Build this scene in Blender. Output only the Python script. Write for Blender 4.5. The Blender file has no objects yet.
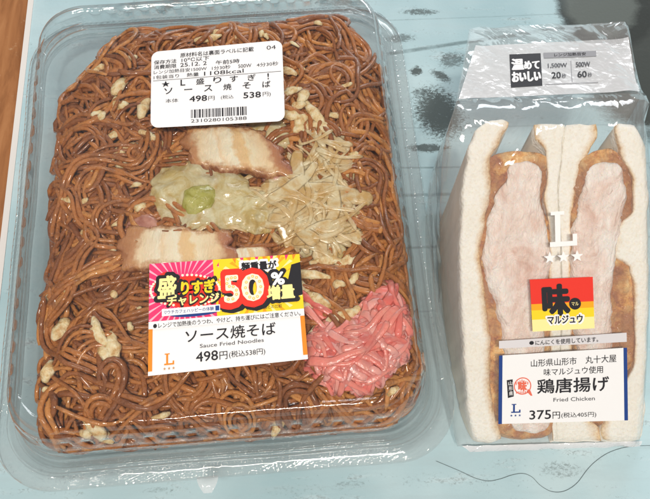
import bpy, bmesh, math, random
from mathutils import Vector, Matrix, noise
random.seed(7)
S = 0.01                                   # everything below is authored in centimetres
col = bpy.context.scene.collection
rad = math.radians
V = Vector

# ------------------------------------------------------------------ camera model (used to turn measurements into places)
FPX, DIST, TH = 700.0, 33.0, math.atan(0.40)
cT, sT = math.cos(TH), math.sin(TH)
CAM = V((0, -DIST*sT, DIST*cT)); RX = V((1, 0, 0)); UY = V((0, cT, sT)); FW = V((0, sT, -cT))
def ray(x, y): return RX*((x-325)/FPX) - UY*((y-249.5)/FPX) + FW
def at(x, y, z):
    d = ray(x, y); t = (z-CAM.z)/d.z
    return CAM + d*t
class Plane:
    def __init__(s, p0, a, b):
        s.p0 = V(p0); s.n = (V(a)-s.p0).cross(V(b)-s.p0).normalized()
        if s.n.z < 0: s.n = -s.n
    def hit(s, x, y, off=0.0):
        d = ray(x, y); p = s.p0 + s.n*off
        return CAM + d*((p-CAM).dot(s.n)/d.dot(s.n))

# ------------------------------------------------------------------ materials
def mat(name):
    m = bpy.data.materials.new(name); m.use_nodes = True
    nt = m.node_tree; nt.nodes.clear()
    out = nt.nodes.new('ShaderNodeOutputMaterial')
    return m, nt, out
class N:
    """tiny node-graph writer"""
    def __init__(s, nt): s.nt = nt
    def new(s, t, ins=None, **kw):
        n = s.nt.nodes.new(t)
        for k, v in kw.items(): setattr(n, k, v)
        for k, v in (ins or {}).items(): s.set(n.inputs[k], v)
        return n
    def set(s, sock, v):
        if isinstance(v, bpy.types.NodeSocket): s.nt.links.new(v, sock)
        elif isinstance(v, bpy.types.Node): s.nt.links.new(v.outputs[0], sock)
        else:
            if sock.type == 'RGBA' and len(v) == 3: v = (*v, 1)
            sock.default_value = v
    def math(s, op, a, b=0.0, c=0.0, clamp=False):
        n = s.nt.nodes.new('ShaderNodeMath'); n.operation = op; n.use_clamp = clamp
        s.set(n.inputs[0], a); s.set(n.inputs[1], b); s.set(n.inputs[2], c)
        return n.outputs[0]
    def coord(s, scale=(100, 100, 100), kind='Object', loc=(0, 0, 0), rot=(0, 0, 0)):
        tc = s.nt.nodes.new('ShaderNodeTexCoord'); mp = s.nt.nodes.new('ShaderNodeMapping')
        s.nt.links.new(tc.outputs[kind], mp.inputs[0]); mp.inputs['Scale'].default_value = scale
        mp.inputs['Location'].default_value = loc; mp.inputs['Rotation'].default_value = rot
        return mp.outputs[0]
    def noise(s, vec, scale, detail=3, rough=0.55, dist=0.0):
        n = s.nt.nodes.new('ShaderNodeTexNoise'); s.nt.links.new(vec, n.inputs['Vector'])
        n.inputs['Scale'].default_value = scale; n.inputs['Detail'].default_value = detail
        n.inputs['Roughness'].default_value = rough; n.inputs['Distortion'].default_value = dist
        return n.outputs[0]
    def ramp(s, fac, stops, interp='LINEAR'):
        n = s.nt.nodes.new('ShaderNodeValToRGB'); s.set(n.inputs[0], fac); cr = n.color_ramp; cr.interpolation = interp
        while len(cr.elements) > 1: cr.elements.remove(cr.elements[-1])
        cr.elements[0].position = stops[0][0]; c = stops[0][1]; cr.elements[0].color = (*c, 1) if len(c) == 3 else c
        for p, c in stops[1:]:
            e = cr.elements.new(p); e.color = (*c, 1) if len(c) == 3 else c
        return n.outputs[0]
    def mix(s, fac, a, b, mode='MIX'):
        n = s.nt.nodes.new('ShaderNodeMix'); n.data_type = 'RGBA'; n.blend_type = mode
        s.set(n.inputs[0], fac); s.set(n.inputs[6], a); s.set(n.inputs[7], b)
        return n.outputs[2]
    def bump(s, h, strength=0.3, dist=0.001, normal=None):
        n = s.nt.nodes.new('ShaderNodeBump'); s.set(n.inputs['Height'], h)
        n.inputs['Strength'].default_value = strength; n.inputs['Distance'].default_value = dist
        if normal is not None: s.set(n.inputs['Normal'], normal)
        return n.outputs[0]
def g3(v): return (v, v, v)

def principled(name, color, rough=0.5, sub=0.0, coat=0.0, spec=0.5, build=None, sscale=0.003, alpha=1.0):
    m, nt, out = mat(name); n = N(nt)
    b = n.new('ShaderNodeBsdfPrincipled')
    n.set(b.inputs['Base Color'], color); b.inputs['Roughness'].default_value = rough
    b.inputs['Subsurface Weight'].default_value = sub; b.inputs['Subsurface Scale'].default_value = sscale
    b.inputs['Subsurface Radius'].default_value = (1, .5, .3)
    b.inputs['Coat Weight'].default_value = coat; b.inputs['Coat Roughness'].default_value = 0.08
    b.inputs['Specular IOR Level'].default_value = spec; b.inputs['Alpha'].default_value = alpha
    if build: build(n, b)
    nt.links.new(b.outputs[0], out.inputs[0])
    return m
def ink(name, c, rough=0.6): return principled(name, c, rough, spec=0.18)

def film(name, rough=0.06, haze=0.04, hazecol=(.85, .87, .9), gloss=1.0, ior=1.5, bumps=((1.2, .5, .004),), tint=(.97, .98, .98), wr=None, slant=.82):
    """clear plastic sheet: see-through, mirrors by Fresnel, a breath of milky scatter"""
    m, nt, out = mat(name); n = N(nt)
    vec = n.coord(); nrm = None
    for sc, st, ds in bumps: nrm = n.bump(n.noise(vec, sc, 2, .5, .6), st, ds, nrm)
    if wr:   # long creases
        v2 = n.coord(scale=wr[0], rot=wr[3])
        nrm = n.bump(n.noise(v2, wr[1], 3, .5, 1.2), wr[2], .01, nrm)
    ge = nt.nodes.new('ShaderNodeNewGeometry'); dt = n.new('ShaderNodeVectorMath', {0: ge.outputs['Incoming']}, operation='DOT_PRODUCT')
    n.set(dt.inputs[1], nrm if nrm is not None else ge.outputs['Normal'])
    k = n.math('SUBTRACT', 1.0, n.math('ABSOLUTE', dt.outputs['Value']), clamp=True)
    tr = n.new('ShaderNodeBsdfTransparent', {'Color': n.mix(n.math('POWER', k, 1.6), tint, tuple(t*slant for t in tint))})   # longer way through the sheet at a slant
    df = n.new('ShaderNodeBsdfDiffuse', {'Color': hazecol})
    gl = n.new('ShaderNodeBsdfGlossy', {'Color': (1, 1, 1), 'Roughness': rough})
    if nrm is not None: n.set(gl.inputs['Normal'], nrm)
    fr = n.math('ADD', .035, n.math('MULTIPLY', n.math('POWER', k, 3.5), .7))      # Schlick, the same from both sides of the sheet
    a = n.new('ShaderNodeMixShader', {0: haze}); nt.links.new(tr.outputs[0], a.inputs[1]); nt.links.new(df.outputs[0], a.inputs[2])
    f = n.math('MULTIPLY', fr, gloss, clamp=True)
    b = n.new('ShaderNodeMixShader', {0: f}); nt.links.new(a.outputs[0], b.inputs[1]); nt.links.new(gl.outputs[0], b.inputs[2])
    nt.links.new(b.outputs[0], out.inputs[0])
    return m

# noodles: colour per strand
def nood(n, b):
    gi = n.new('ShaderNodeNewGeometry')
    c = n.ramp(gi.outputs['Random Per Island'], [(0, (.25, .072, .013)), (.35, (.41, .132, .024)), (.7, (.53, .185, .036)), (1, (.68, .28, .065))])
    v = n.coord(); k = n.noise(v, 2.2, 4)
    c = n.mix(n.ramp(k, [(.45, g3(0)), (.7, g3(.6))]), c, (.13, .036, .009))
    n.set(b.inputs['Base Color'], c)
    n.set(b.inputs['Roughness'], n.ramp(n.noise(v, 5, 3), [(.35, g3(.16)), (.65, g3(.55))]))
    n.set(b.inputs['Normal'], n.bump(n.noise(v, 7, 5, .65), .7, .0012))
M_NOOD = principled('noodle_sauce', (.3, .12, .04), .3, sub=.1, coat=.5, build=nood)

def ging(n, b):
    gi = n.new('ShaderNodeNewGeometry')
    c = n.ramp(gi.outputs['Random Per Island'], [(0, (.88, .16, .13)), (.5, (.94, .26, .21)), (1, (.97, .40, .35))])
    v = n.coord(); c = n.mix(n.ramp(n.noise(v, 3, 3), [(.5, g3(0)), (.75, g3(.6))]), c, (.96, .38, .29))
    n.set(b.inputs['Base Color'], c); n.set(b.inputs['Normal'], n.bump(n.noise(n.coord(scale=(100, 100, 100)), 5, 3), .35, .001))
M_GING = principled('pickled_ginger_red', (.9, .25, .2), .28, sub=.35, coat=.1, build=ging)

def bits(n, b):
    v = n.coord(); c = n.ramp(n.noise(v, 3.5, 4), [(.35, (.62, .36, .13)), (.5, (.82, .62, .33)), (.65, (.90, .77, .52))])
    n.set(b.inputs['Base Color'], c); n.set(b.inputs['Normal'], n.bump(n.noise(v, 9, 4), .7, .001))
M_BIT = principled('fried_batter', (.85, .7, .45), .4, sub=.25, build=bits)
def nori(n, b):
    n.set(b.inputs['Normal'], n.bump(n.noise(n.coord(), 12, 4), .6, .001))

def cabb(c1, c2):
    def f(n, b):
        v = n.coord(); c = n.ramp(n.noise(v, 1.1, 4, .6, 1.5), [(.38, c1), (.62, c2)])
        n.set(b.inputs['Base Color'], c)
        n.set(b.inputs['Normal'], n.bump(n.noise(v, 3.5, 4, .6, 1.0), .5, .0015))
    return f
M_CAB = principled('steamed_cabbage', (.7, .65, .4), .2, sub=.0, coat=1.0, alpha=.62, build=cabb((.74, .55, .20), (.95, .87, .56)))
M_CABG = principled('steamed_cabbage_green', (.5, .5, .2), .2, sub=.2, coat=.9, alpha=.85, build=cabb((.36, .33, .03), (.60, .56, .16)))
M_ONION = principled('bean_sprout_clear', (.8, .72, .5), .2, sub=.0, coat=1.0, alpha=.52, build=cabb((.82, .54, .20), (.99, .86, .56)))

def pork(n, b):
    uv = n.nt.nodes.new('ShaderNodeUVMap'); uv.uv_map = 'UVMap'
    sx = n.new('ShaderNodeSeparateXYZ', {0: uv.outputs[0]}); u, v = sx.outputs[0], sx.outputs[1]
    vec = n.coord(); ns = n.noise(vec, 1.6, 4)
    st = n.math('ADD', u, n.math('MULTIPLY', n.math('SUBTRACT', ns, .5), .22))
    c = n.ramp(st, [(0, (.42, .16, .06)), (.12, (.60, .30, .14)), (.18, (.90, .70, .46)), (.33, (.96, .84, .64)), (.37, (.90, .68, .44)), (.41, (.94, .78, .56)),
                    (.50, (.97, .86, .66)), (.54, (.88, .60, .32)), (.62, (.90, .62, .32)), (.66, (.95, .80, .56)), (.84, (.90, .66, .40)), (.90, (.56, .25, .12)), (1, (.38, .13, .07))])
    e = n.math('ADD', n.math('ABSOLUTE', n.math('SUBTRACT', v, .5)), n.math('MULTIPLY', n.math('SUBTRACT', n.noise(vec, 3.2, 4), .5), .35))
    c = n.mix(n.ramp(e, [(.30, g3(0)), (.41, g3(.8)), (.50, g3(1))]), c, n.ramp(e, [(.40, (.58, .27, .09)), (.5, (.28, .09, .03))]))
    n.set(b.inputs['Base Color'], c)
    n.set(b.inputs['Normal'], n.bump(n.noise(n.coord(scale=(200, 60, 100)), 3.0, 5, .65), .6, .002))
M_PORK = principled('pork_belly', (.8, .6, .4), .25, sub=.25, coat=.35, build=pork)

def bread(n, b):
    v = n.coord(); k = n.noise(v, 1.2, 4)
    vo = n.new('ShaderNodeTexVoronoi', {'Vector': n.coord(scale=(100, 70, 100)), 'Scale': 7.0, 'Randomness': 1.0}); fine = n.noise(v, 9, 5, .7)
    c = n.ramp(k, [(.3, (.94, .90, .80)), (.7, (.97, .95, .88))])
    c = n.mix(n.ramp(fine, [(.36, g3(.45)), (.5, g3(0))]), c, (.85, .74, .56))
    uv = n.nt.nodes.new('ShaderNodeUVMap'); uv.uv_map = 'UVMap'; sx = n.new('ShaderNodeSeparateXYZ', {0: uv.outputs[0]})
    e = n.math('ADD', sx.outputs[0], n.math('MULTIPLY', n.math('SUBTRACT', n.noise(v, 1.0, 4, .6), .5), .55))
    c = n.mix(n.ramp(e, [(.72, g3(0)), (.86, g3(.45)), (1.0, g3(.95))]), c, n.ramp(fine, [(.4, (.62, .32, .10)), (.6, (.84, .60, .30))]))   # juice soaked in beside the filling
    n.set(b.inputs['Base Color'], c)
    h = n.math('ADD', n.math('MULTIPLY', vo.outputs[0], .8), fine)
    n.set(b.inputs['Normal'], n.bump(h, .45, .0014))
M_BREAD = principled('white_bread', (.9, .85, .7), .85, sub=.08, spec=.2, build=bread)
def breadback(n, b):
    n.set(b.inputs['Base Color'], n.ramp(n.noise(n.coord(), 2, 3), [(.3, (.90, .83, .70)), (.7, (.95, .90, .78))]))
M_CRUST = principled('bread_crust', (.6, .35, .15), .7, build=breadback)
def meat(n, b):
    v = n.coord(scale=(110, 45, 100)); k = n.noise(v, 1.1, 5, .6, .8)
    n.set(b.inputs['Base Color'], n.ramp(k, [(.3, (.60, .40, .32)), (.48, (.74, .58, .49)), (.68, (.82, .70, .61))]))
    fib = n.noise(n.coord(scale=(150, 30, 100), rot=(0, 0, rad(12))), 1.4, 4, .6, 2.0)
    n.set(b.inputs['Base Color'], n.mix(n.ramp(fib, [(.25, g3(.7)), (.33, g3(0))]), n.ramp(k, [(.3, (.74, .48, .38)), (.46, (.88, .70, .61)), (.6, (.94, .83, .76)), (.75, (.97, .91, .85))]), (.42, .22, .16)))
    n.set(b.inputs['Normal'], n.bump(n.math('ADD', n.noise(v, 3.2, 5, .6, 1.0), n.math('MULTIPLY', fib, 1.0)), .6, .0028))
M_MEAT = principled('chicken_meat', (.8, .6, .5), .4, sub=.3, build=meat)
def coatg(n, b):
    v = n.coord(); k = n.noise(v, 1.7, 5, .65)
    n.set(b.inputs['Base Color'], n.ramp(k, [(.30, (.34, .08, .015)), (.38, (.66, .25, .04)), (.46, (.88, .47, .11)), (.58, (.94, .66, .28))]))
    c = n.ramp(k, [(.32, (.30, .07, .015)), (.41, (.60, .22, .04)), (.50, (.84, .43, .11)), (.64, (.93, .64, .28))])
    n.set(b.inputs['Base Color'], n.mix(n.ramp(n.noise(n.coord(), .55, 4, .6), [(.40, g3(0)), (.56, g3(.85))]), c, (.36, .12, .035)))
    n.set(b.inputs['Normal'], n.bump(n.noise(v, 5, 5, .65), .6, .003))
    b.inputs['Roughness'].default_value = .38
M_COAT = principled('fried_coating', (.5, .25, .08), .45, sub=.0, coat=.15, build=coatg)

# ------------------------------------------------------------------ mesh helpers
class MB:
    def __init__(s): s.v = []; s.f = []; s.mi = []; s.uv = {}
    def add(s, vs, fs, mi=0):
        o = len(s.v); s.v += [tuple(p) for p in vs]; s.f += [tuple(o+i for i in f) for f in fs]; s.mi += [mi]*len(fs)
        return o
    def build(s, name, mats, parent=None, smooth=True, uvs=None, fixn=True):
        me = bpy.data.meshes.new(name); me.from_pydata([(x*S, y*S, z*S) for x, y, z in s.v], [], s.f)
        for m in (mats if isinstance(mats, (list, tuple)) else [mats]): me.materials.append(m)
        me.polygons.foreach_set('material_index', s.mi)
        me.polygons.foreach_set('use_smooth', [smooth]*len(s.f))
        if uvs:
            ul = me.uv_layers.new(name='UVMap')
            for l in me.loops: ul.data[l.index].uv = uvs[l.vertex_index]
        me.update()
        if fixn:
            bm = bmesh.new(); bm.from_mesh(me); bmesh.ops.recalc_face_normals(bm, faces=bm.faces); bm.to_mesh(me); bm.free()
        o = bpy.data.objects.new(name, me); col.objects.link(o)
        if parent:
            o.parent = parent
            w = Matrix.Translation(parent.location) if parent.type == 'EMPTY' else Matrix()
            if parent.type == 'EMPTY': o.matrix_parent_inverse = w.inverted()
            elif parent.parent: o.matrix_parent_inverse = Matrix()
        return o
    def grid(s, P, mi=0, closeu=False):
        nv, nu = len(P), len(P[0]); vs = [p for r in P for p in r]; fs = []
        for j in range(nv-1):
            for i in range(nu if closeu else nu-1):
                k = (i+1) % nu
                fs.append((j*nu+i, j*nu+k, (j+1)*nu+k, (j+1)*nu+i))
        return s.add(vs, fs, mi)
    def tube(s, pts, r, sides=7, flat=1.0, up=V((0, 0, 1)), endr=.6, mi=0):
        P = []; n = len(pts)
        for i, p in enumerate(pts):
            t = (pts[min(i+1, n-1)] - pts[max(i-1, 0)]).normalized()
            a = t.cross(up)
            if a.length < 1e-3: a = t.cross(V((1, 0, 0)))
            a.normalize(); b = a.cross(t)
            e = i/(n-1); rr = (r(e) if callable(r) else r)
            if i in (0, n-1): rr *= endr
            P.append([p + a*(math.cos(q)*rr) + b*(math.sin(q)*rr*flat) for q in [2*math.pi*k/sides for k in range(sides)]])
        o = s.grid(P, mi, True)
        s.f.append(tuple(o+k for k in range(sides))[::-1]); s.mi.append(mi)
        s.f.append(tuple(o+(n-1)*sides+k for k in range(sides))); s.mi.append(mi)
def empty(name, loc, label, cat, group=None):
    o = bpy.data.objects.new(name, None); col.objects.link(o); o.location = V(loc)*S; tag(o, label, cat, group); return o
def tag(o, label=None, cat=None, group=None, kind=None):
    if label: o['label'] = label
    if cat: o['category'] = cat
    if group: o['group'] = group
    if kind: o['kind'] = kind
    return o
def nz(x, y, z=0.0): return noise.noise(V((x, y, z)))

# ------------------------------------------------------------------ flat print (labels): everything on one part's mesh
_tc = {}
def text_mesh(s, bold=0.0):
    k = (s, bold)
    if k in _tc: return _tc[k]
    cu = bpy.data.curves.new('t', 'FONT'); cu.body = s; cu.size = 1.0; cu.offset = bold; cu.resolution_u = 3
    ob = bpy.data.objects.new('t', cu); col.objects.link(ob)
    bpy.context.view_layer.update()
    dg = bpy.context.evaluated_depsgraph_get(); me = ob.evaluated_get(dg).to_mesh()
    vs = [(v.co.x, v.co.y) for v in me.vertices]; fs = [tuple(p.vertices) for p in me.polygons]
    ob.evaluated_get(dg).to_mesh_clear(); bpy.data.objects.remove(ob); bpy.data.curves.remove(cu)
    if not vs: vs = [(0, 0), (1, 0), (1, 1)]; fs = []
    _tc[k] = (vs, fs); return _tc[k]
class Print:
    """a quad in the world with a (u,v) page on it, v running down"""
    def __init__(s, quad, normal):
        s.q = quad; s.n = normal; s.mb = MB(); s.mats = []
    def p(s, u, v, lift=0.0):
        a, b, c, d = s.q
        return a*(1-u)*(1-v) + b*u*(1-v) + c*u*v + d*(1-u)*v + s.n*lift
    def mi(s, m):
        if m not in s.mats: s.mats.append(m)
        return s.mats.index(m)
    def poly(s, pts, m, lv=1):
        s.mb.add([s.p(u, v, lv*.004) for u, v in pts], [tuple(range(len(pts)))], s.mi(m))
    def rect(s, u0, v0, u1, v1, m, lv=1): s.poly([(u0, v1), (u1, v1), (u1, v0), (u0, v0)], m, lv)
    def text(s, t, u0, v0, u1, v1, m, bold=0.0, lv=3, slant=0.0):
        vs, fs = text_mesh(t, 0.0)
        x0 = min(x for x, y in vs); x1 = max(x for x, y in vs); y0 = min(y for x, y in vs); y1 = max(y for x, y in vs)
        # weight of the stroke: shifted copies, each a hair above the last
        em = (s.p(0, 1)-s.p(0, 0)).length/(s.p(1, 0)-s.p(0, 0)).length; bv = bold*(v1-v0)/max(y1-y0, .3); bu = bv*em; nb_ = 1 if bold <= 0 else (4 if bold < .03 else 12)
        for q in range(nb_):
            ou, ov = (0, 0) if nb_ == 1 else (bu*math.cos(2*math.pi*q/nb_), bv*math.sin(2*math.pi*q/nb_)); out = []
            for x, y in vs:
                a = (x-x0)/max(x1-x0, 1e-6); b = (y1-y)/max(y1-y0, 1e-6)
                out.append(s.p(u0+(u1-u0)*a+ou, v0+(v1-v0)*b+ov + slant*(a-.5), lv*.004+q*.0003))
            s.mb.add(out, fs, s.mi(m))
    def disc(s, u, v, ru, rv, m, lv=2, n=28, r=None):
        s.poly([(u+ru*(r(k) if r else 1)*math.cos(2*math.pi*k/n), v-rv*(r(k) if r else 1)*math.sin(2*math.pi*k/n)) for k in range(n)], m, lv)
    def ring(s, u, v, ru, rv, w, m, lv=2, n=32):
        vs = []; 
        for k in range(n):
            c, d = math.cos(2*math.pi*k/n), math.sin(2*math.pi*k/n)
            vs += [s.p(u+ru*c, v-rv*d, lv*.004), s.p(u+ru*(1-w)*c, v-rv*(1-w)*d, lv*.004)]
        s.mb.add(vs, [(2*k, 2*((k+1) % n), 2*((k+1) % n)+1, 2*k+1) for k in range(n)], s.mi(m))
    def star(s, u, v, ru, rv, m, lv=3):
        pts = []
        for k in range(10):
            a = math.pi/2 + k*math.pi/5; r = 1 if k % 2 == 0 else .42
            pts.append((u+ru*r*math.cos(a), v-rv*r*math.sin(a)))
        vs = [s.p(u, v, lv*.004)] + [s.p(a, b, lv*.004) for a, b in pts]
        s.mb.add(vs, [(0, 1+k, 1+(k+1) % 10) for k in range(10)], s.mi(m))
    def page(s, m, rounded=0.0, lv=0, asp=1.0):
        if rounded <= 0: s.rect(0, 0, 1, 1, m, lv); return
        pts = []
        for cx, cy, a0 in ((1-rounded, rounded*asp, 0), (rounded, rounded*asp, 90), (rounded, 1-rounded*asp, 180), (1-rounded, 1-rounded*asp, 270)):
            for k in range(9):
                a = rad(a0+k*90/8); pts.append((cx+rounded*math.cos(a), cy-rounded*asp*math.sin(a)))
        s.poly(pts, m, lv)
    def build(s, name, parent): return s.mb.build(name, s.mats, parent, smooth=False, fixn=False)
    def elle(s, u0, v0, u1, v1, m, lv=3):
        """the slab-serif L of the shop's mark"""
        w = u1-u0; h = v1-v0; r = lambda a, b, c, d: s.rect(u0+a*w, v0+b*h, u0+c*w, v0+d*h, m, lv)
        r(.05, 0, .55, .10); r(.20, .10, .40, .86); r(0, .86, 1, 1); r(.84, .66, 1, .86)

BLK = ink('print_black', (.025, .025, .03)); GRY = ink('print_grey', (.09, .09, .10)); WHT = ink('label_white_paper', (.86, .86, .87), .35)
THERM = ink('thermal_white_paper', (.88, .88, .90), .4)
ORG = ink('print_orange', (.85, .27, .03)); PNK = ink('print_pink', (.86, .05, .17)); PNKL = ink('print_pale_pink', (.93, .45, .55))
YEL = ink('print_yellow', (.93, .66, .03)); YELP = ink('print_pale_yellow', (.96, .83, .35)); RED = ink('print_red', (.80, .045, .03))
NAVY = ink('print_navy', (.02, .06, .25)); ORY = ink('print_amber', (.92, .40, .02)); LGY = ink('print_light_grey', (.30, .30, .32)); BRN = ink('print_tan', (.55, .30, .14))
CRM = ink('print_cream', (.97, .88, .68)); SEAL = ink('print_seal_red', (.78, .16, .10))
PWH = ink('print_white', (.88, .88, .88))

# ================================================================== SETTING
def table_mat():
    m, nt, out = mat('painted_board'); n = N(nt)
    v = n.coord(); vs = n.coord(scale=(22, 130, 100), rot=(0, 0, rad(-4)))
    sx = n.new('ShaderNodeSeparateXYZ', {0: v}); X, Y = sx.outputs[0], sx.outputs[1]
    big = n.noise(v, .12, 3)
    c = n.ramp(big, [(.35, (.34, .50, .55)), (.55, (.45, .61, .66)), (.7, (.55, .67, .70))])
    # faint brush streaks of the print
    st = n.noise(vs, 1.0, 5, .65)
    c = n.mix(n.ramp(st, [(.35, g3(.35)), (.5, g3(0))]), c, (.40, .52, .56))
    c = n.mix(n.ramp(st, [(.58, g3(0)), (.75, g3(.5))]), c, (.70, .80, .84))
    wob = n.math('MULTIPLY', n.math('SUBTRACT', n.noise(v, .35, 3), .5), .8)
    sp = n.noise(n.coord(scale=(80, 130, 100), rot=(0, 0, rad(15))), 6.5, 8, .8, .8); sp2 = n.noise(n.coord(scale=(60, 140, 100)), 1.6, 5, .7)
    def ell(cx, cy, rx, ry, soft=.5, ang=0):
        ca, sa = math.cos(rad(ang)), math.sin(rad(ang))
        dx = n.math('SUBTRACT', X, cx); dy = n.math('SUBTRACT', Y, cy)
        a = n.math('ADD', n.math('MULTIPLY', dx, ca/rx), n.math('MULTIPLY', dy, sa/rx))
        b = n.math('ADD', n.math('MULTIPLY', dx, -sa/ry), n.math('MULTIPLY', dy, ca/ry))
        r = n.math('SQRT', n.math('ADD', n.math('MULTIPLY', a, a), n.math('MULTIPLY', b, b)))
        return n.ramp(r, [(max(0, 1-soft)*.5, g3(1)), (.5, g3(0))]) if False else n.math('SUBTRACT', 1.0, n.new('ShaderNodeMapRange', {0: r, 1: 1-soft, 2: 1.0}).outputs[0])
    # plank joints running across
    def joint(px, py, px2, w, dark, x0=None, x1=None):
        a = at(px, py, 0); b = at(px2[0], px2[1], 0); k = (b.y-a.y)/(b.x-a.x)
        d = n.math('SUBTRACT', Y, n.math('ADD', n.math('MULTIPLY', n.math('SUBTRACT', X, a.x), k), a.y))
        d = n.math('ABSOLUTE', n.math('ADD', d, n.math('MULTIPLY', wob, .12)))
        f = n.math('SUBTRACT', 1.0, n.new('ShaderNodeMapRange', {0: d, 1: w*.4, 2: w}).outputs[0])
        if x0 is not None:
            f = n.math('MULTIPLY', f, n.new('ShaderNodeMapRange', {0: X, 1: x0, 2: x0+.3}).outputs[0])
        return n.math('MULTIPLY', f, n.math('MULTIPLY', n.ramp(sp2, [(.3, g3(.35)), (.6, g3(1))]), dark))
    for a in ((400, 52, (447, 45), .16, .75, 3.2), (400, 168, (450, 167), .07, .55, 3.2), (420, 195, (455, 194), .12, .6, 3.2), (424, 247, (446, 246), .08, .6, 3.2),
              (400, 312, (640, 306), .06, .35, 3.2), (400, 128, (650, 124), .06, .25, 3.2), (400, 20, (560, 14), .05, .3, 3.2)):
        c = n.mix(joint(*a), c, (.10, .15, .16))
    # dark knots and flaked patches of the print
    def patch(px, py, rx, ry, ang, lo, hi, amt, src=None, soft=.7):
        p = at(px, py, 0); e = ell(p.x, p.y, rx, ry, soft, ang)
        s_ = n.ramp(n.math('ADD', src or sp, n.math('MULTIPLY', e, .32)), [(lo, g3(0)), (hi, g3(1))])
        return n.math('MULTIPLY', n.math('MULTIPLY', s_, n.ramp(e, [(0, g3(0)), (.12, g3(1))])), amt)
    for a in ((416, 71, .5, .42, 0, .62, .74, .95), (441, 76, .9, .42, -35, .64, .76, .9), (439, 113, 1.7, 2.2, 20, .60, .72, .95), (422, 92, .9, .4, 10, .66, .8, .7),
              (428, 148, 1.6, .35, 0, .62, .74, .9), (420, 12, 1.6, .35, 0, .66, .8, .8), (400, 38, 1.4, .5, 5, .68, .8, .7), (452, 60, 1.2, .8, 10, .68, .8, .7),
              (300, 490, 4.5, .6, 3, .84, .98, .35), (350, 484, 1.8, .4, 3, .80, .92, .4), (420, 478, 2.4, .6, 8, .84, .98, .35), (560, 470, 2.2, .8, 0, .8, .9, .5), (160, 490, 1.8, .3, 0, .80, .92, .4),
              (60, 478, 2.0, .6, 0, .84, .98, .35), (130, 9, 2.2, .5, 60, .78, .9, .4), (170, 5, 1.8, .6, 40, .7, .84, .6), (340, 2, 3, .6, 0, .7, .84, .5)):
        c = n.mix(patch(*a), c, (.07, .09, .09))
    # big greenish-grey knot at the far right
    p = at(625, 20, 0); dist = n.noise(v, .25, 3)
    def bigk(cx, cy, rx, ry, soft, amt, colr):
        nonlocal c
        q = at(cx, cy, 0); e = ell(q.x, q.y, rx, ry, soft)
        e = n.math('MULTIPLY', n.ramp(n.math('ADD', e, n.math('MULTIPLY', n.math('SUBTRACT', n.math('ADD', st, sp), 1.0), .8)), [(.1, g3(0)), (.6, g3(1))]), amt)
        c = n.mix(e, c, colr)
    bigk(640, 35, 4.6, 7.5, .4, .97, (.04, .045, .04)); bigk(606, 2, 3.0, 3.4, .25, .9, (.03, .036, .034)); bigk(600, 2, 2.3, 2.7, .4, .6, (.16, .19, .18))
    b = n.new('ShaderNodeBsdfPrincipled', {'Base Color': c, 'Roughness': .55, 'Specular IOR Level': .25})
    n.set(b.inputs['Normal'], n.bump(n.noise(v, 6, 4), .08, .001))
    nt.links.new(b.outputs[0], out.inputs[0]); return m
e0 = at(34, 0, 0); e1 = at(16, 160, 0); ed = (e0-e1).normalized(); el = V((-ed.y, ed.x, 0))      # left edge of the board
E0 = e1 + ed*30; E1 = e1 - ed*35
def slab(name, pts, z0, z1, m, parent=None):
    b = MB(); k = len(pts)
    b.add([(p[0], p[1], z0) for p in pts] + [(p[0], p[1], z1) for p in pts], [tuple(range(k))[::-1], tuple(range(k, 2*k))] + [(i, (i+1) % k, k+(i+1) % k, k+i) for i in range(k)])
    return b.build(name, m, parent, smooth=False)
tt = slab('table_top', [(E1.x, E1.y), (35, E1.y), (35, E0.y), (E0.x, E0.y)], -1.0, 0, table_mat()); tag(tt, kind='structure')
TRW = ink('edge_white', (.72, .70, .68))
a0 = E0 + el*.30; a1 = E1 + el*.30
tr = slab('edge_trim', [(a1.x, a1.y), (E1.x, E1.y), (E0.x, E0.y), (a0.x, a0.y)], -1.0, .05, TRW, None); tr.parent = tt
def woodm(n, b):
    v = n.coord(scale=(100, 16, 100), rot=(0, 0, rad(-5))); k = n.noise(v, .9, 6, .65, .6)
    c = n.ramp(k, [(.3, (.20, .075, .025)), (.5, (.36, .15, .055)), (.7, (.47, .22, .09))])
    c = n.mix(n.ramp(n.noise(n.coord(), 1.6, 6, .7), [(.62, g3(0)), (.72, g3(.5))]), c, (.60, .42, .26))
    n.set(b.inputs['Base Color'], c); n.set(b.inputs['Normal'], n.bump(k, .3, .001))
wd = slab('wood_surface', [(-45, E1.y), (a1.x-.02, E1.y), (a0.x-.02, E0.y), (-45, E0.y)], -1.2, -.12, principled('brown_wood', (.3, .15, .06), .42, build=woodm)); tag(wd, kind='structure')

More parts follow.
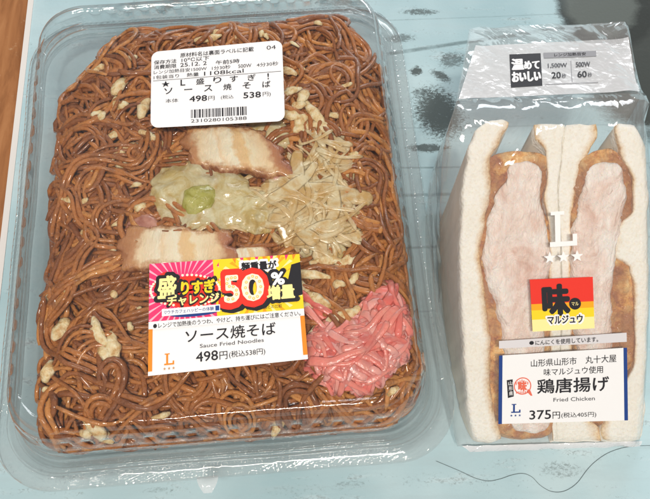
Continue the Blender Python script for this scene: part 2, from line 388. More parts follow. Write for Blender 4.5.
# ================================================================== NOODLE CONTAINER
CC = V((-4.62, .8, 0)); PHI = rad(4.5); HA, HB = 9.2, 11.2
cu_, cv_ = V((math.cos(PHI), math.sin(PHI), 0)), V((-math.sin(PHI), math.cos(PHI), 0))
def cw(x, y, z): return CC + cu_*x + cv_*y + V((0, 0, z))
def cl(p):
    d = p - CC; return d.dot(cu_), d.dot(cv_)
LIDZ = 5.30
def rr_ring(ins, r, nc=22, ns=230, nl=270):
    a, b = HA-ins, HB-ins; r = max(.05, min(r, a-.01, b-.01)); pts = []
    def arc(cx, cy, a0):
        for k in range(nc): 
            t = rad(a0 + 90*k/nc); pts.append((cx+r*math.cos(t), cy+r*math.sin(t), math.cos(t), math.sin(t)))
    def seg(x0, y0, x1, y1, nx, ny, n):
        for k in range(n): t = k/n; pts.append((x0+(x1-x0)*t, y0+(y1-y0)*t, nx, ny))
    seg(a, -b+r, a, b-r, 1, 0, nl); arc(a-r, b-r, 0); seg(a-r, b, -a+r, b, 0, 1, ns); arc(-a+r, b-r, 90)
    seg(-a, b-r, -a, -b+r, -1, 0, nl); arc(-a+r, -b+r, 180); seg(-a+r, -b, a-r, -b, 0, -1, ns); arc(a-r, -b+r, 270)
    return pts
def loft(profile, name, m, parent, cap=True, wob=.0):
    mb = MB(); rows = []
    for (ins, z, r, *ex) in profile:
        ins *= .84
        ring = rr_ring(ins, r); row = []
        mode = ex[0] if ex else None; L = len(ring)
        for i, (x, y, nx, ny) in enumerate(ring):
            dz = 0; dn = 0
            if mode == 'knurl': dz = .11*math.sin(i*1.3+ex[1]*3.1416)
            if mode == 'rib': dn = ex[1]*(.5+.5*math.tanh(3*math.sin(i*.42)))
            w_ = wob*nz(x*.35, y*.35, z*.4+3)
            row.append(cw(x-nx*(dn)+nx*w_, y-ny*(dn)+ny*w_, z+dz+w_*.4))
        rows.append(row)
    mb.grid(rows, 0, True)
    if cap:
        last = rows[-1]; L = len(last); c = sum(last, V())/L; o = len(mb.v)
        # inner fan in several rings so that the sheet can sag a little
        prev = [len(mb.v)-L+i for i in range(L)]
        for t in (.8, .6, .4, .2, .08):
            r = []
            for p in last:
                q = c + (p-c)*t; q.z = last[0].z + .05*nz(q.x*.3, q.y*.3, 9) - .0*(1-t)
                r.append(q)
            o = mb.add(r, [])
            for i in range(L): k = (i+1) % L; mb.f.append((prev[i], prev[k], o+k, o+i)); mb.mi.append(0)
            prev = [o+i for i in range(L)]
        o = mb.add([c], [])
        for i in range(L): mb.f.append((prev[i], prev[(i+1) % L], o)); mb.mi.append(0)
    return mb.build(name, m, parent)
M_LID = film('clear_lid_plastic', .04, .012, bumps=((.5, .35, .004), (2.5, .2, .0012)), gloss=1.5)
M_TRAY = film('clear_tray_plastic', .10, .14, hazecol=(.74, .74, .74), bumps=((.6, .3, .003),), gloss=1.0, tint=(.93, .92, .915), slant=.9)
box = empty('food_container', cw(0, 0, 0), 'wide clear plastic container with two price stickers on its lid, full of noodles', 'food container', )
tray = loft([(.02, 1.75, 2.4), (.05, 2.02, 2.4), (.9, 2.02, 1.9), (1.05, 1.92, 1.9), (1.2, 1.5, 1.9), (1.3, 1.4, 1.9), (1.65, .55, 1.8), (1.8, .25, 1.7), (2.1, .06, 1.6), (2.6, .05, 1.4), (2.8, .16, 1.3), (3.6, .16, 1)], 'tray', M_TRAY, box, True, .03)
prof = [(0, 2.02, 2.5), (.02, 2.16, 2.5), (.08, 2.22, 2.5)]
for k in range(7): prof.append((.12+.07*k, 2.22, 2.45, 'knurl', k % 2))
prof += [(.60, 2.20, 2.3), (.64, 2.40, 2.3), (.67, 2.44, 2.3), (.73, 2.44, 2.2), (.76, 2.40, 2.2), (.80, 2.20, 2.2), (.90, 2.18, 2.2), (.93, 2.30, 2.2), (.96, 2.33, 2.2), (1.0, 2.30, 2.2), (1.03, 2.18, 2.2), (1.09, 2.18, 2.2), (1.11, 2.34, 2.2), (1.15, 2.38, 2.2), (1.19, 2.40, 2.1), (1.21, 2.44, 2.1), (1.27, 2.95, 2.1), (1.28, 3.0, 2.1), (1.37, 3.02, 2.1), (1.39, 3.05, 2.1), (1.44, 3.55, 2.1), (1.45, 3.6, 2.1), (1.52, 3.62, 2.05), (1.54, 3.66, 2.05), (1.56, 4.2, 2.0),
         (1.58, 4.28, 2.0, 'rib', .10), (1.62, 4.38, 2.0, 'rib', .13), (1.66, 4.48, 1.9, 'rib', .10), (1.72, 4.60, 1.9), (1.85, 4.95, 1.9), (1.88, 5.0, 1.9), (1.98, 5.03, 1.85), (2.02, 5.08, 1.8), (2.12, 5.34, 1.8), (2.2, 5.40, 1.8), (2.34, 5.42, 1.7), (2.44, 5.40, 1.7), (2.50, LIDZ, 1.6), (2.54, LIDZ, 1.6), (3.2, LIDZ, 1.3), (4.2, LIDZ, 1)]
lid = loft(prof, 'lid', M_LID, box, True, .05)
# snap tab on the near flange
tb = MB(); P_ = at(208, 484, 1.9); tx, ty = cl(P_); rows = []
for j in range(7):
    t = j/6; w_ = .42*math.cos(t*1.2) ; rows.append([cw(tx+w_*(-1+2*i/10), ty+.28-.62*t, 1.98+.16*math.sin(t*3)*math.cos((i/10-.5)*2.6)) for i in range(11)])
tb.grid(rows); tb.build('snap_tab', film('tab_plastic', .15, .45, bumps=((4, .5, .002),)), box)

# --- thermal price sticker
def pxquad(pts, z): return [at(x, y, z) for x, y in pts]
Z1 = LIDZ + .075
s1 = Print(pxquad([(151.5, 52), (282, 40), (285, 121), (150.5, 128)], Z1), V((0, 0, 1)))
s1.page(THERM, .06, 0, 1.5)
B1 = .012
s1.text('原材料名は裏面ラベルに記載', .22, .055, .78, .115, BLK, B1); s1.text('04', .88, .06, .95, .11, BLK)
s1.text('保存方法', .02, .125, .19, .18, BLK, B1); s1.text('10℃以下', .23, .125, .44, .18, BLK, B1)
s1.text('消費期限', .02, .19, .19, .245, BLK, B1); s1.text('25.12. 2', .22, .19, .42, .24, BLK, .01); s1.text('午前5時', .49, .195, .67, .25, BLK, B1)
s1.text('レンジ加熱目安1500W', .02, .26, .42, .31, BLK, .005); s1.text('1分30秒', .46, .265, .60, .315, BLK, .005); s1.text('500W', .66, .27, .76, .315, BLK, .005); s1.text('4分30秒', .80, .27, .965, .32, BLK, .005)
s1.text('1包装当り', .02, .328, .21, .378, BLK, .005); s1.text('熱量', .27, .328, .36, .378, BLK, .005); s1.text('1108kcal', .40, .328, .70, .378, BLK, .005)
s1.rect(.015, .393, .985, .399, BLK)
for ch, u in zip('★L盛りすぎ!', (.11, .24, .37, .50, .625, .76, .885)):
    w_ = .03 if ch not in '!L' else (.005 if ch == '!' else .017)
    s1.text(ch, u-w_, .41, u+w_, .485, BLK, .015)
for ch, u in zip('ソース焼そば', (.13, .28, .43, .575, .72, .87)):
    if ch == 'ー': s1.text(ch, u-.03, .535, u+.03, .547, BLK, .015)
    else: s1.text(ch, u-.03, .505, u+.03, .582, BLK, .015)
s1.text('本体', .11, .645, .205, .695, BLK); s1.text('498', .29, .63, .42, .70, BLK, .02); s1.text('円', .43, .645, .478, .698, BLK)
s1.text('(税込', .525, .645, .62, .70, BLK); s1.text('538', .695, .63, .825, .70, BLK, .02); s1.text('円)', .84, .64, .90, .70, BLK)
u = .30; rnd = random.Random(4)
while u < .71:
    w_ = rnd.choice((.0045, .0045, .009, .013)); s1.rect(u, .80, min(u+w_, .715), .905, BLK); u += w_ + rnd.choice((.005, .005, .009))
s1.text('2310280105388', .30, .922, .715, .962, BLK)
s1.build('price_sticker', lid)['label'] = 'white rounded sticker with barcode and date lines'

# --- promotional label
Z2 = LIDZ + .075
s2 = Print(pxquad([(149.5, 264), (299.5, 254), (308, 359), (148, 376)], Z2), V((0, 0, 1)))
s2.page(WHT)
s2.rect(0, 0, .46, .535, PNK, 1); s2.rect(.46, 0, 1, .535, YEL, 1)
for k in range(34):      # sunburst rays on the pink part
    a = 2*math.pi*k/34; c0 = (.22, .27)
    def hitb(a):
        t = 9
        for n_, lo, hi in (((math.cos(a)), .0, .46),): 
            if abs(n_) > 1e-6: t = min(t, max((lo-c0[0])/n_, (hi-c0[0])/n_))
        s_ = math.sin(a)*1.4
        if abs(s_) > 1e-6: t = min(t, max((0-c0[1])/s_, (.535-c0[1])/s_))
        return (c0[0]+math.cos(a)*t, c0[1]+s_*t)
    A, B = hitb(a), hitb(a+.055); s2.poly([(c0[0]+.5*(A[0]-c0[0]), c0[1]+.5*(A[1]-c0[1])), A, B], PNKL, 2)
for k in range(30):      # rays and spikes round the yellow burst
    a = 2*math.pi*k/30; A = (.73+.30*math.cos(a), .27+.30*math.sin(a)); B = (.73+.20*math.cos(a+.06), .27+.20*math.sin(a+.06)); C = (.73+.30*math.cos(a+.09), .27+.30*math.sin(a+.09))
    cp = lambda q: (min(1, max(.46, q[0])), min(.535, max(0, q[1])))
    s2.poly([cp(A), B, cp(C)], ORY if k % 2 else YELP, 2)
for k in range(9): s2.poly([(.55+.05*k, 0), (.575+.05*k, 0), (.57+.048*k, .055)], PNK if k % 2 else ORG, 3)
s2.poly([(.42, 0), (.475, 0), (.445, .06), (.49, .12), (.45, .20), (.485, .27), (.455, .36), (.475, .535), (.44, .535), (.43, .3)], YEL, 3)
# bubble of dots round the left words
rb = lambda k: 1+.05*math.sin(k*2.2)
for (cu0, cv0, ru, rv) in ((.115, .235, .085, .15), (.27, .27, .19, .13), (.28, .35, .19, .085)):
    s2.disc(cu0, cv0, ru, rv, RED, 4, 36)
for k in range(46):
    a = 2*math.pi*k/46; uu = .235+.225*math.cos(a); vv = .285-.155*math.sin(a)-(.03 if math.cos(a) < -.3 else 0)
    s2.disc(uu, vv, .009, .012, CRM, 5, 8)
s2.text('盛', .048, .11, .188, .345, BLK, .09, 6); s2.text('盛', .06, .13, .176, .33, YELP, .03, 7)
s2.text('りすぎ', .20, .17, .438, .325, BLK, .09, 6); s2.text('りすぎ', .212, .19, .428, .31, YEL, .04, 7)
s2.text('チャレンジ', .11, .31, .465, .42, BLK, .09, 8); s2.text('チャレンジ', .12, .323, .455, .408, YELP, .035, 9)
s2.disc(.29, .485, .16, .035, NAVY, 4)
s2.rect(.085, .43, .46, .495, PWH, 8); s2.text('♡ウチカフェハッピーの体験', .10, .445, .42, .48, NAVY, .01, 9); s2.rect(.43, .44, .455, .485, NAVY, 9)
s2.text('麺重量が', .60, .035, .85, .145, PWH, .11, 4); s2.text('麺重量が', .61, .05, .84, .13, BLK, .04, 5)
for k, (ch, ua, ub) in enumerate((('5', .475, .605), ('0', .59, .765))):
    s2.text(ch, ua+.012, .155, ub+.022, .475, BLK, .10, 4+k); s2.text(ch, ua, .135, ub, .455, RED, .07, 6+k)
    s2.text(ch, ua+.022, .175, ub-.022, .415, CRM, .035, 8+k)
def bulbs(pts):
    for (a, b) in pts: s2.disc(a, b, .010, .014, ORG, 10, 8); s2.disc(a, b, .007, .010, YELP, 11, 8)
bulbs([(.68+.050*math.cos(2*math.pi*k/12), .295-.105*math.sin(2*math.pi*k/12)) for k in range(12)])
bulbs([(.565, .19), (.54, .19), (.515, .20), (.51, .24), (.525, .27), (.55, .275), (.57, .31), (.57, .35), (.545, .39), (.515, .39)])
s2.poly([(.94, .10), (1, .08), (1, .40), (.93, .42), (.90, .3)], BLK, 3)
s2.text('%', .795, .15, .90, .30, BLK, .10, 4); s2.text('%', .805, .17, .885, .285, PWH, .04, 6)
s2.text('増量', .755, .275, .965, .445, BLK, .12, 5); s2.text('増量', .77, .295, .945, .425, YELP, .04, 7)
s2.text('※当社従来品との比較', .63, .475, .86, .51, BLK, .0, 9)
s2.rect(0, .535, 1, .60, WHT, 6)
s2.text('●レンジで加熱後のうつわ、やけど、持ち運びにはご注意ください。', .03, .552, .975, .598, BLK, .012, 7)
s2.text('ソース焼そば', .235, .635, .81, .75, BLK, .012, 3)
s2.text('Sauce Fried Noodles', .325, .772, .73, .805, GRY, .012, 3)
s2.text('498', .30, .84, .437, .925, BLK, .012, 3); s2.text('円', .447, .855, .497, .925, BLK, .005, 3); s2.text('(税込538円)', .507, .86, .735, .925, BLK, .005, 3)
s2.elle(.10, .825, .163, .925, ORG); [s2.star(.103+.028*k, .955, .010, .014, BRN) for k in range(3)]
s2.rect(0, .60, .026, .965, ORG, 2); s2.rect(.972, .60, 1, .96, ORG, 2)
s2.build('promotional_label', lid)['label'] = 'pink and yellow label over white price panel with orange edges'

# ================================================================== FOOD IN THE CONTAINER
def _cut(p, q):
    (a, b), (c, d) = cl(at(*p, 3.4)), cl(at(*q, 3.4)); l = math.hypot(c-a, d-b); n_ = ((d-b)/l, -(c-a)/l)
    if -a*n_[0]-b*n_[1] < 0: n_ = (-n_[0], -n_[1])
    return (a, b, *n_)
CUTS = [_cut((33, 112), (118, 32)), _cut((354, 18), (407, 98)), _cut((24, 418), (44, 452))]
def sdf_in(x, y, ins=1.34, r=2.0):           # >0 inside
    a, b = HA-ins-r, HB-ins-r
    dx, dy = abs(x)-a, abs(y)-b
    d = math.hypot(max(dx, 0), max(dy, 0)) + min(max(dx, dy), 0) - r
    d = -d
    # noodles thin out in the two far corners
    d = min(d, x+HA-1.78)
    for (x0, y0, nx_, ny_) in CUTS: d = min(d, (x-x0)*nx_ + (y-y0)*ny_)
    return d
def heapz(x, y):
    d = sdf_in(x, y); e = min(1, max(0, d/2.2)); e = e*(2-e)
    return 2.55 + 1.45*e + .38*nz(x*.35, y*.35, 1) + .22*nz(x*.9, y*.9, 5)
mb = MB()
# dark body of the heap under the strands
rows = []
for j in range(61):
    r = []
    for i in range(51):
        x = -HA+1.35 + (2*HA-2.7)*i/50; y = -HB+1.35 + (2*HB-2.7)*j/60
        d = sdf_in(x, y, 2.0)
        for _ in range(12):      # keep the body inside the tray
            d = sdf_in(x, y, 1.4)
            if d >= .25: break
            e_ = .05; gx = (sdf_in(x+e_, y, 1.4)-d)/e_; gy = (sdf_in(x, y+e_, 1.4)-d)/e_; g_ = math.hypot(gx, gy) or 1
            x += gx/g_*(.27-d)*.8; y += gy/g_*(.27-d)*.8
        r.append(cw(x, y, heapz(x, y)-.75-(1.6 if d < .4 else 0)))
    rows.append(r)
mb.grid(rows)
rnd = random.Random(11)
def strand(layer, L, rr, curl, x=None, y=None, mates=1):
    for _ in range(60):
        x0 = rnd.uniform(-HA+1.3, HA-1.3) if x is None else x; y0 = rnd.uniform(-HB+1.3, HB-1.3) if y is None else y
        if sdf_in(x0, y0) > .1: break
    else: return
    ang = 5.5*nz(x0*.13, y0*.13, 2.0+.15*layer) + rnd.gauss(0, .65) + (math.pi if rnd.random() < .5 else 0)
    px, py = x0, y0; pts = []; n = int(L/.22); sd = rnd.uniform(0, 100); zoff = -.22*layer + rnd.uniform(-.05, .14)
    k1 = rnd.gauss(0, .30)
    for i in range(n):
        ang += .22*1.5*nz(i*.07+sd, 50+sd) + k1*.10 + curl*nz(i*.16+sd, sd*1.7, layer)*.34
        px += math.cos(ang)*.22; py += math.sin(ang)*.22
        d = sdf_in(px, py)
        if d < .25:      # turn along the wall
            e = .05; gx = (sdf_in(px+e, py)-d)/e; gy = (sdf_in(px, py+e)-d)/e; g = math.hypot(gx, gy) or 1
            cr = math.cos(ang)*gy/g - math.sin(ang)*gx/g
            ang += .45*(1 if cr > 0 else -1)
            if d < -.12: break
            if d < .06: px += gx/g*(.06-d); py += gy/g*(.06-d)
        z = heapz(px, py) + zoff + .27*nz(i*.16+sd, 3.3, sd) + .07*math.sin(i*.5+sd)
        z = min(z, LIDZ-.18)
        pts.append(cw(px, py, z))
    if len(pts) > 4:
        sm = [pts[0]] + [(pts[i-1]+pts[i]*2+pts[i+1])/4 for i in range(1, len(pts)-1)] + [pts[-1]]
        for m_ in range(mates):
            if m_ == 0: mb.tube(sm, (lambda e, R=rr, q_=sd: R*(1+.16*math.sin(e*19+q_)+.1*math.sin(e*43+q_))), 8, rnd.uniform(.62, 1.0)); continue
            off = (.21+.06*rnd.random())*m_*(1 if rnd.random() < .9 else -1); a_ = rnd.randint(0, 3); pp = []
            for i in range(a_, len(sm)-rnd.randint(0, 3)):
                t = (sm[min(i+1, len(sm)-1)]-sm[max(i-1, 0)]).normalized(); sd_ = t.cross(V((0, 0, 1)))
                q = sm[i] + sd_*(off+.10*nz(i*.12, sd+m_*9)) + V((0, 0, .08*nz(i*.2, sd+m_*5)-.03))
                qx, qy = cl(q)
                if sdf_in(qx, qy) < -.05: break
                pp.append(q)
            if len(pp) > 4: mb.tube(pp, rr*rnd.uniform(.9, 1.1), 8, rnd.uniform(.8, 1))
for layer, cnt in ((4.5, 60), (3.4, 120), (2.4, 160), (1.5, 175), (.6, 175), (-.2, 140), (-1.1, 60)):
    for _ in range(cnt): strand(layer, rnd.uniform(5, 13), rnd.uniform(.080, .120), rnd.uniform(.9, 2.6), mates=rnd.choice((1, 1, 1, 2, 2, 3)))
# strands hanging down along the container wall
for k in range(120):
    t = rnd.uniform(0, 4); sd = rnd.uniform(0, 99)
    side = int(t); q = (t-side)*2-1
    ins = 1.42; ax, by = HA-ins, HB-ins
    x, y = ((ax, q*by*.8), (-ax, q*by*.8), (q*ax*.8, -by), (q*ax*.8, by))[side]
    pts = []; z = rnd.uniform(1.4, 2.9); a = rnd.uniform(-.8, .8)
    for i in range(22):
        if side < 2: y += .2*math.cos(a)
        else: x += .2*math.cos(a)
        z = min(2.9, z+.2*math.sin(a)); a += .9*nz(i*.3+sd, sd)-.12*(z-2.1)
        w_ = max(0, 2.0-z)*.28 + .07*nz(i*.3, sd)
        s_x = x - math.copysign(w_, x) if side < 2 else x; s_y = y - math.copysign(w_, y) if side >= 2 else y
        if sdf_in(s_x, s_y, 1.34) < 0: break
        pts.append(cw(s_x, s_y, max(1.3, z)))
    if len(pts) > 4: mb.tube(pts, rnd.uniform(.08, .12), 8)
nd = mb.build('fried_noodles', M_NOOD); tag(nd, 'tangled heap of glossy brown sauce fried noodles filling the clear container', 'noodles', kind='stuff')

def topz(p):
    x, y = cl(p); return heapz(x, y)
# --- slabs (pork, cabbage)
def slabpiece(name, px, z, m, label, cat, group=None, thick=.42, wav=.14, ragged=.10, nu=60, nv=40, dome=.14, freq=.7, uvs=True, seed=0, parent=None, rnd_=.9):
    """px: four corner pixels far-left, far-right, near-right, near-left at height z"""
    q = [at(x, y, z) for x, y in px]; b = MB(); uv = []
    top = []; bot = []
    for j in range(nv):
        rt = []; rb_ = []
        for i in range(nu):
            u, v = i/(nu-1), j/(nv-1)
            p = q[0]*(1-u)*(1-v)+q[1]*u*(1-v)+q[2]*u*v+q[3]*(1-u)*v
            c = (q[0]+q[1]+q[2]+q[3])/4; d = p-c; eu, ev = abs(2*u-1), abs(2*v-1)
            # round the corners and tear the edge
            A_, B_ = 2*u-1, 2*v-1; A2, B2 = A_*(1-rnd_*(1-math.sqrt(1-B_*B_/2))), B_*(1-rnd_*(1-math.sqrt(1-A_*A_/2)))
            uu, vv = (A2+1)/2, (B2+1)/2; p = q[0]*(1-uu)*(1-vv)+q[1]*uu*(1-vv)+q[2]*uu*vv+q[3]*(1-uu)*vv; d = p-c; k = 1
            k += ragged*max(eu, ev)**3*(nz(p.x*1.6+seed, p.y*1.6, seed)+.6*nz(p.x*4, p.y*4, seed))
            p = c + d*k
            ed_ = (1-eu**12)*(1-ev**12)
            h = dome*(1-eu**2)*(1-ev**2) + wav*nz(p.x*freq, p.y*freq, seed) + wav*.4*nz(p.x*freq*3, p.y*freq*3, seed)
            rt.append(V((p.x, p.y, p.z+h-thick*.5*(1-ed_)))); rb_.append(V((p.x, p.y, p.z+h-thick+thick*.3*(1-ed_)))); uv.append((u, v))
        top.append(rt); bot.append(rb_)
    o1 = b.grid(top); n1 = len(b.v)
    o2 = b.grid([r[::-1] for r in bot]); 
    uv += [(1-(k % nu)/(nu-1), (k//nu)/(nv-1)) for k in range(nu*nv)]
    def ti(j, i): return j*nu+i
    def bi(j, i): return n1 + j*nu + (nu-1-i)
    for i in range(nu-1):
        b.f += [(ti(0, i+1), ti(0, i), bi(0, i), bi(0, i+1)), (ti(nv-1, i), ti(nv-1, i+1), bi(nv-1, i+1), bi(nv-1, i))]; b.mi += [0, 0]
    for j in range(nv-1):
        b.f += [(ti(j, 0), ti(j+1, 0), bi(j+1, 0), bi(j, 0)), (ti(j+1, nu-1), ti(j, nu-1), bi(j, nu-1), bi(j+1, nu-1))]; b.mi += [0, 0]
    o = b.build(name, m, parent, uvs=uv)
    if label: tag(o, label, cat, group)
    return o
PG = 'pork belly slices on the noodles'
slabpiece('pork_slice', [(180, 122), (268, 126), (298, 180), (182, 166)], 4.65, M_PORK, 'pale pork slice with browned lower edge just under the barcode sticker', 'pork slice', PG, seed=1, ragged=.16, rnd_=.35)
slabpiece('pork_slice', [(126, 222), (226, 228), (244, 266), (114, 272)], 4.62, M_PORK, 'striped pork slice lying above the pink part of the promotional label', 'pork slice', PG, seed=5, ragged=.16, rnd_=.35)
slabpiece('pork_slice', [(222, 250), (268, 242), (276, 262), (226, 268)], 4.45, M_PORK, 'small pork slice end poking out above the yellow part of the promotional label', 'pork slice', PG, seed=9, nu=26, nv=16)
slabpiece('pork_slice', [(262, 148), (304, 164), (296, 192), (255, 180)], 4.35, principled('pork_skin', (.42, .17, .12), .25, sub=.2, coat=.4, build=lambda n, b: n.set(b.inputs['Base Color'], n.ramp(n.noise(n.coord(), 1.8, 4), [(.35, (.36, .13, .09)), (.65, (.62, .32, .24))]))), 'dark reddish pork piece at the tip of the far pork slice', 'pork slice', PG, seed=3, nu=26, nv=18)
slabpiece('pork_slice', [(118, 225), (150, 205), (165, 232), (126, 262)], 4.3, bpy.data.materials['pork_skin'], 'dark reddish pork piece left of the striped pork slice', 'pork slice', PG, seed=12, nu=26, nv=18)
CG = 'cabbage pieces on the noodles'
slabpiece('cabbage_piece', [(150, 158), (244, 156), (262, 230), (150, 230)], 4.35, M_CAB, 'broad translucent pale cabbage leaf in the middle of the noodles', 'cabbage', CG, thick=.2, wav=.3, dome=.3, seed=21)
slabpiece('cabbage_piece', [(180, 188), (214, 182), (219, 206), (186, 219)], 4.66, M_CABG, 'small yellow green cabbage piece on the broad pale leaf', 'cabbage', CG, thick=.15, wav=.12, dome=.15, seed=24, nu=26, nv=22, ragged=.2)
slabpiece('cabbage_piece', [(238, 115), (282, 112), (296, 150), (262, 146)], 4.2, M_CAB, 'pale green cabbage piece behind the far pork slice right of its top', 'cabbage', CG, thick=.2, wav=.2, seed=27, nu=30, nv=22)
slabpiece('cabbage_piece', [(222, 186), (280, 188), (290, 232), (235, 234)], 4.3, M_CAB, 'crumpled clear cabbage leaf between broad leaf and bean sprouts', 'cabbage', CG, thick=.15, wav=.35, dome=.2, seed=30, freq=1.1)
slabpiece('cabbage_piece', [(140, 140), (182, 140), (190, 176), (136, 172)], 3.95, M_CAB, 'brown tinged cabbage piece left of the far pork slice', 'cabbage', CG, thick=.15, wav=.3, seed=33, nu=30, nv=22)
slabpiece('cabbage_piece', [(318, 196), (364, 205), (372, 240), (330, 236)], 4.1, M_CAB, 'pale cabbage piece right of the bean sprouts', 'cabbage', CG, thick=.15, wav=.3, seed=36, nu=30, nv=22)
slabpiece('cabbage_piece', [(296, 232), (345, 236), (350, 268), (300, 262)], 4.1, M_CAB, 'pale cabbage piece above the label corner beside the ginger', 'cabbage', CG, thick=.15, wav=.3, seed=39, nu=30, nv=22)
slabpiece('cabbage_piece', [(262, 172), (330, 176), (345, 222), (272, 226)], 4.25, M_CAB, 'wide clear cabbage sheet under the bean sprouts', 'cabbage', CG, thick=.12, wav=.4, dome=.2, seed=44, freq=1.0)
slabpiece('cabbage_piece', [(312, 150), (352, 158), (362, 196), (318, 194)], 4.05, M_CAB, 'clear cabbage sheet right of the dark reddish pork piece, under the sprouts', 'cabbage', CG, thick=.12, wav=.4, dome=.2, seed=47, freq=1.0, nu=40, nv=30)
# --- bean sprouts and onion shreds: a tangle
sp_ = MB(); r2 = random.Random(5)
def tangle(b, cx, cy, rx, ry, z, n, L, r, flat, rn, ang0, spread, zs=.45, topcap=LIDZ-.12, curl=.5, step=.16, clip=None, zf=None):
    for _ in range(n):
        a = rn.uniform(0, 6.28); q = math.sqrt(rn.random()); p = at(cx+rx*q*math.cos(a), cy+ry*q*math.sin(a), z)
        ang = ang0 + rn.gauss(0, spread); sd = rn.uniform(0, 99); l = L*rn.uniform(.5, 1.25); m_ = max(6, int(l/step)); pts = []
        h0 = rn.uniform(-zs*.6, zs)*(1-q*.5); k1 = rn.gauss(0, curl)
        x, y = p.x - math.cos(ang)*l/2, p.y - math.sin(ang)*l/2
        for i in range(m_):
            ang += k1*step*.5 + curl*step*1.6*nz(i*.2+sd, sd)
            x += math.cos(ang)*step; y += math.sin(ang)*step
            zz = z + h0 + .18*nz(i*.2+sd, 7.7) - .15*(abs(i/m_-.5)*2)**2
            lx, ly = cl(V((x, y, 0)))
            if sdf_in(lx, ly, 1.6) < .1: break
            if clip and clip(x, y): break
            if zf: zz = zf(x, y) + h0 + .05*nz(i*.2+sd, 7.7)
            pts.append(V((x, y, min(topcap, zz))))
        if len(pts) > 4:
            R = r*rn.uniform(.7, 1.25); w_ = rn.uniform(0, 6)
            b.tube(pts, lambda e: R*(.85+.25*math.sin(sd+e*5)), 8, flat*rn.uniform(.6, 1.3))
def ell_c(px, py, rx, ry, z): 
    c = at(px, py, z); sc_ = (at(px+10, py, z)-c).length/10; return c, rx*sc_, ry*sc_
S_E = [ell_c(304, 205, 56, 42, 4.3), ell_c(322, 160, 32, 36, 4.1), ell_c(328, 240, 40, 24, 4.1)]
def sq_(x, y): return min(math.hypot((x-c.x)/a, (y-c.y)/b) for c, a, b in S_E)
def sz_(x, y): return topz(V((x, y, 0))) + .26 + .32*max(0, 1-sq_(x, y)**2)
for (cx, cy, rx, ry, n_, a0, R_, fl_, L_) in ((304, 205, 56, 42, 84, -.35, .11, .5, 4.2), (296, 190, 40, 25, 26, -.5, .13, .45, 3.8), (322, 160, 28, 30, 28, -.8, .12, .5, 3.2), (328, 240, 36, 18, 20, .1, .12, .5, 3.2), (232, 205, 30, 22, 12, -.1, .10, .4, 2.4),
                                    (300, 205, 46, 36, 18, -.35, .32, .10, 2.8), (322, 160, 22, 26, 5, -.9, .28, .10, 2.4), (328, 240, 30, 16, 6, .1, .28, .10, 2.4)):
    tangle(sp_, cx, cy, rx, ry, 4.3, n_, L_, R_, fl_, r2, a0, .6, curl=1.0, zs=.22, clip=(lambda x, y: sq_(x, y) > 1.08+.5*nz(x*1.1, y*1.1, 3)) if cx > 240 else None, zf=sz_ if cx > 240 else None)
tag(sp_.build('bean_sprouts', M_ONION), 'tangle of pale translucent bean sprouts and onion shreds right of the cabbage', 'bean sprouts', kind='stuff')
gg = MB(); r3 = random.Random(8)
G_E = [ell_c(350, 351, 51, 43, 4.6), ell_c(386, 324, 31, 48, 4.5)]
def gq(x, y): return min(math.hypot((x-c.x)/a, (y-c.y)/b) for c, a, b in G_E)
def gz(x, y):
    q = min(1.1, gq(x, y)*(1+.10*nz(x*.7, y*.7, 4)))
    return 4.15 + .55*max(0, 1-q**3) - 1.0*max(0, q-.8)**1.2 + .16*nz(x*.8, y*.8, 3)
rows = []
for j in range(90):
    row = []
    for i in range(90):
        x = 1.0*0 + at(297, 352, 4.5).x + (at(420, 352, 4.5).x-at(297, 352, 4.5).x)*i/89; y = at(352, 405, 4.5).y + (at(352, 276, 4.5).y-at(352, 405, 4.5).y)*j/89
        fx = 3.2*nz(x*.35, y*.35, 1)+3.2*nz(x*.5, y*.5, 8); rd = abs(math.sin(x*1.2+y*3.6+fx*1.6)); rd2 = abs(math.sin(x*2.6-y*2.4+fx*2.1))
        row.append(V((x, y, min(LIDZ-.15, gz(x, y)-.12+.14*max(rd, rd2*.9)) - (2.5 if gq(x, y) > .93 else 0))))
    rows.append(row)
_o = gg.grid(rows)
keep = [k for k, f in enumerate(gg.f) if all(gq(gg.v[i][0], gg.v[i][1]) < .90 for i in f)]
gg.f = [gg.f[k] for k in keep]; gg.mi = [gg.mi[k] for k in keep]
for (cx, cy, rx, ry, n, a0, L_) in ((350, 355, 42, 36, 95, .15, 3.2), (374, 330, 34, 36, 56, .6, 3.0), (394, 322, 20, 40, 44, 1.4, 2.6), (335, 340, 30, 26, 40, -.3, 2.6)):
    tangle(gg, cx, cy, rx, ry, 4.6, n, L_, .15, .34, r3, a0, .55, zs=.24, curl=1.3, topcap=LIDZ-.08, clip=lambda x, y: gq(x, y) > 1.04+.12*nz(x*1.3, y*1.3, 7), zf=gz)
tangle(gg, 316, 312, 8, 5, 4.4, 5, 2.2, .14, .4, r3, -.8, .15)
tag(gg.build('pickled_ginger', M_GING), 'mound of coral red pickled ginger shreds in the near right of the noodles', 'pickled ginger', kind='stuff')
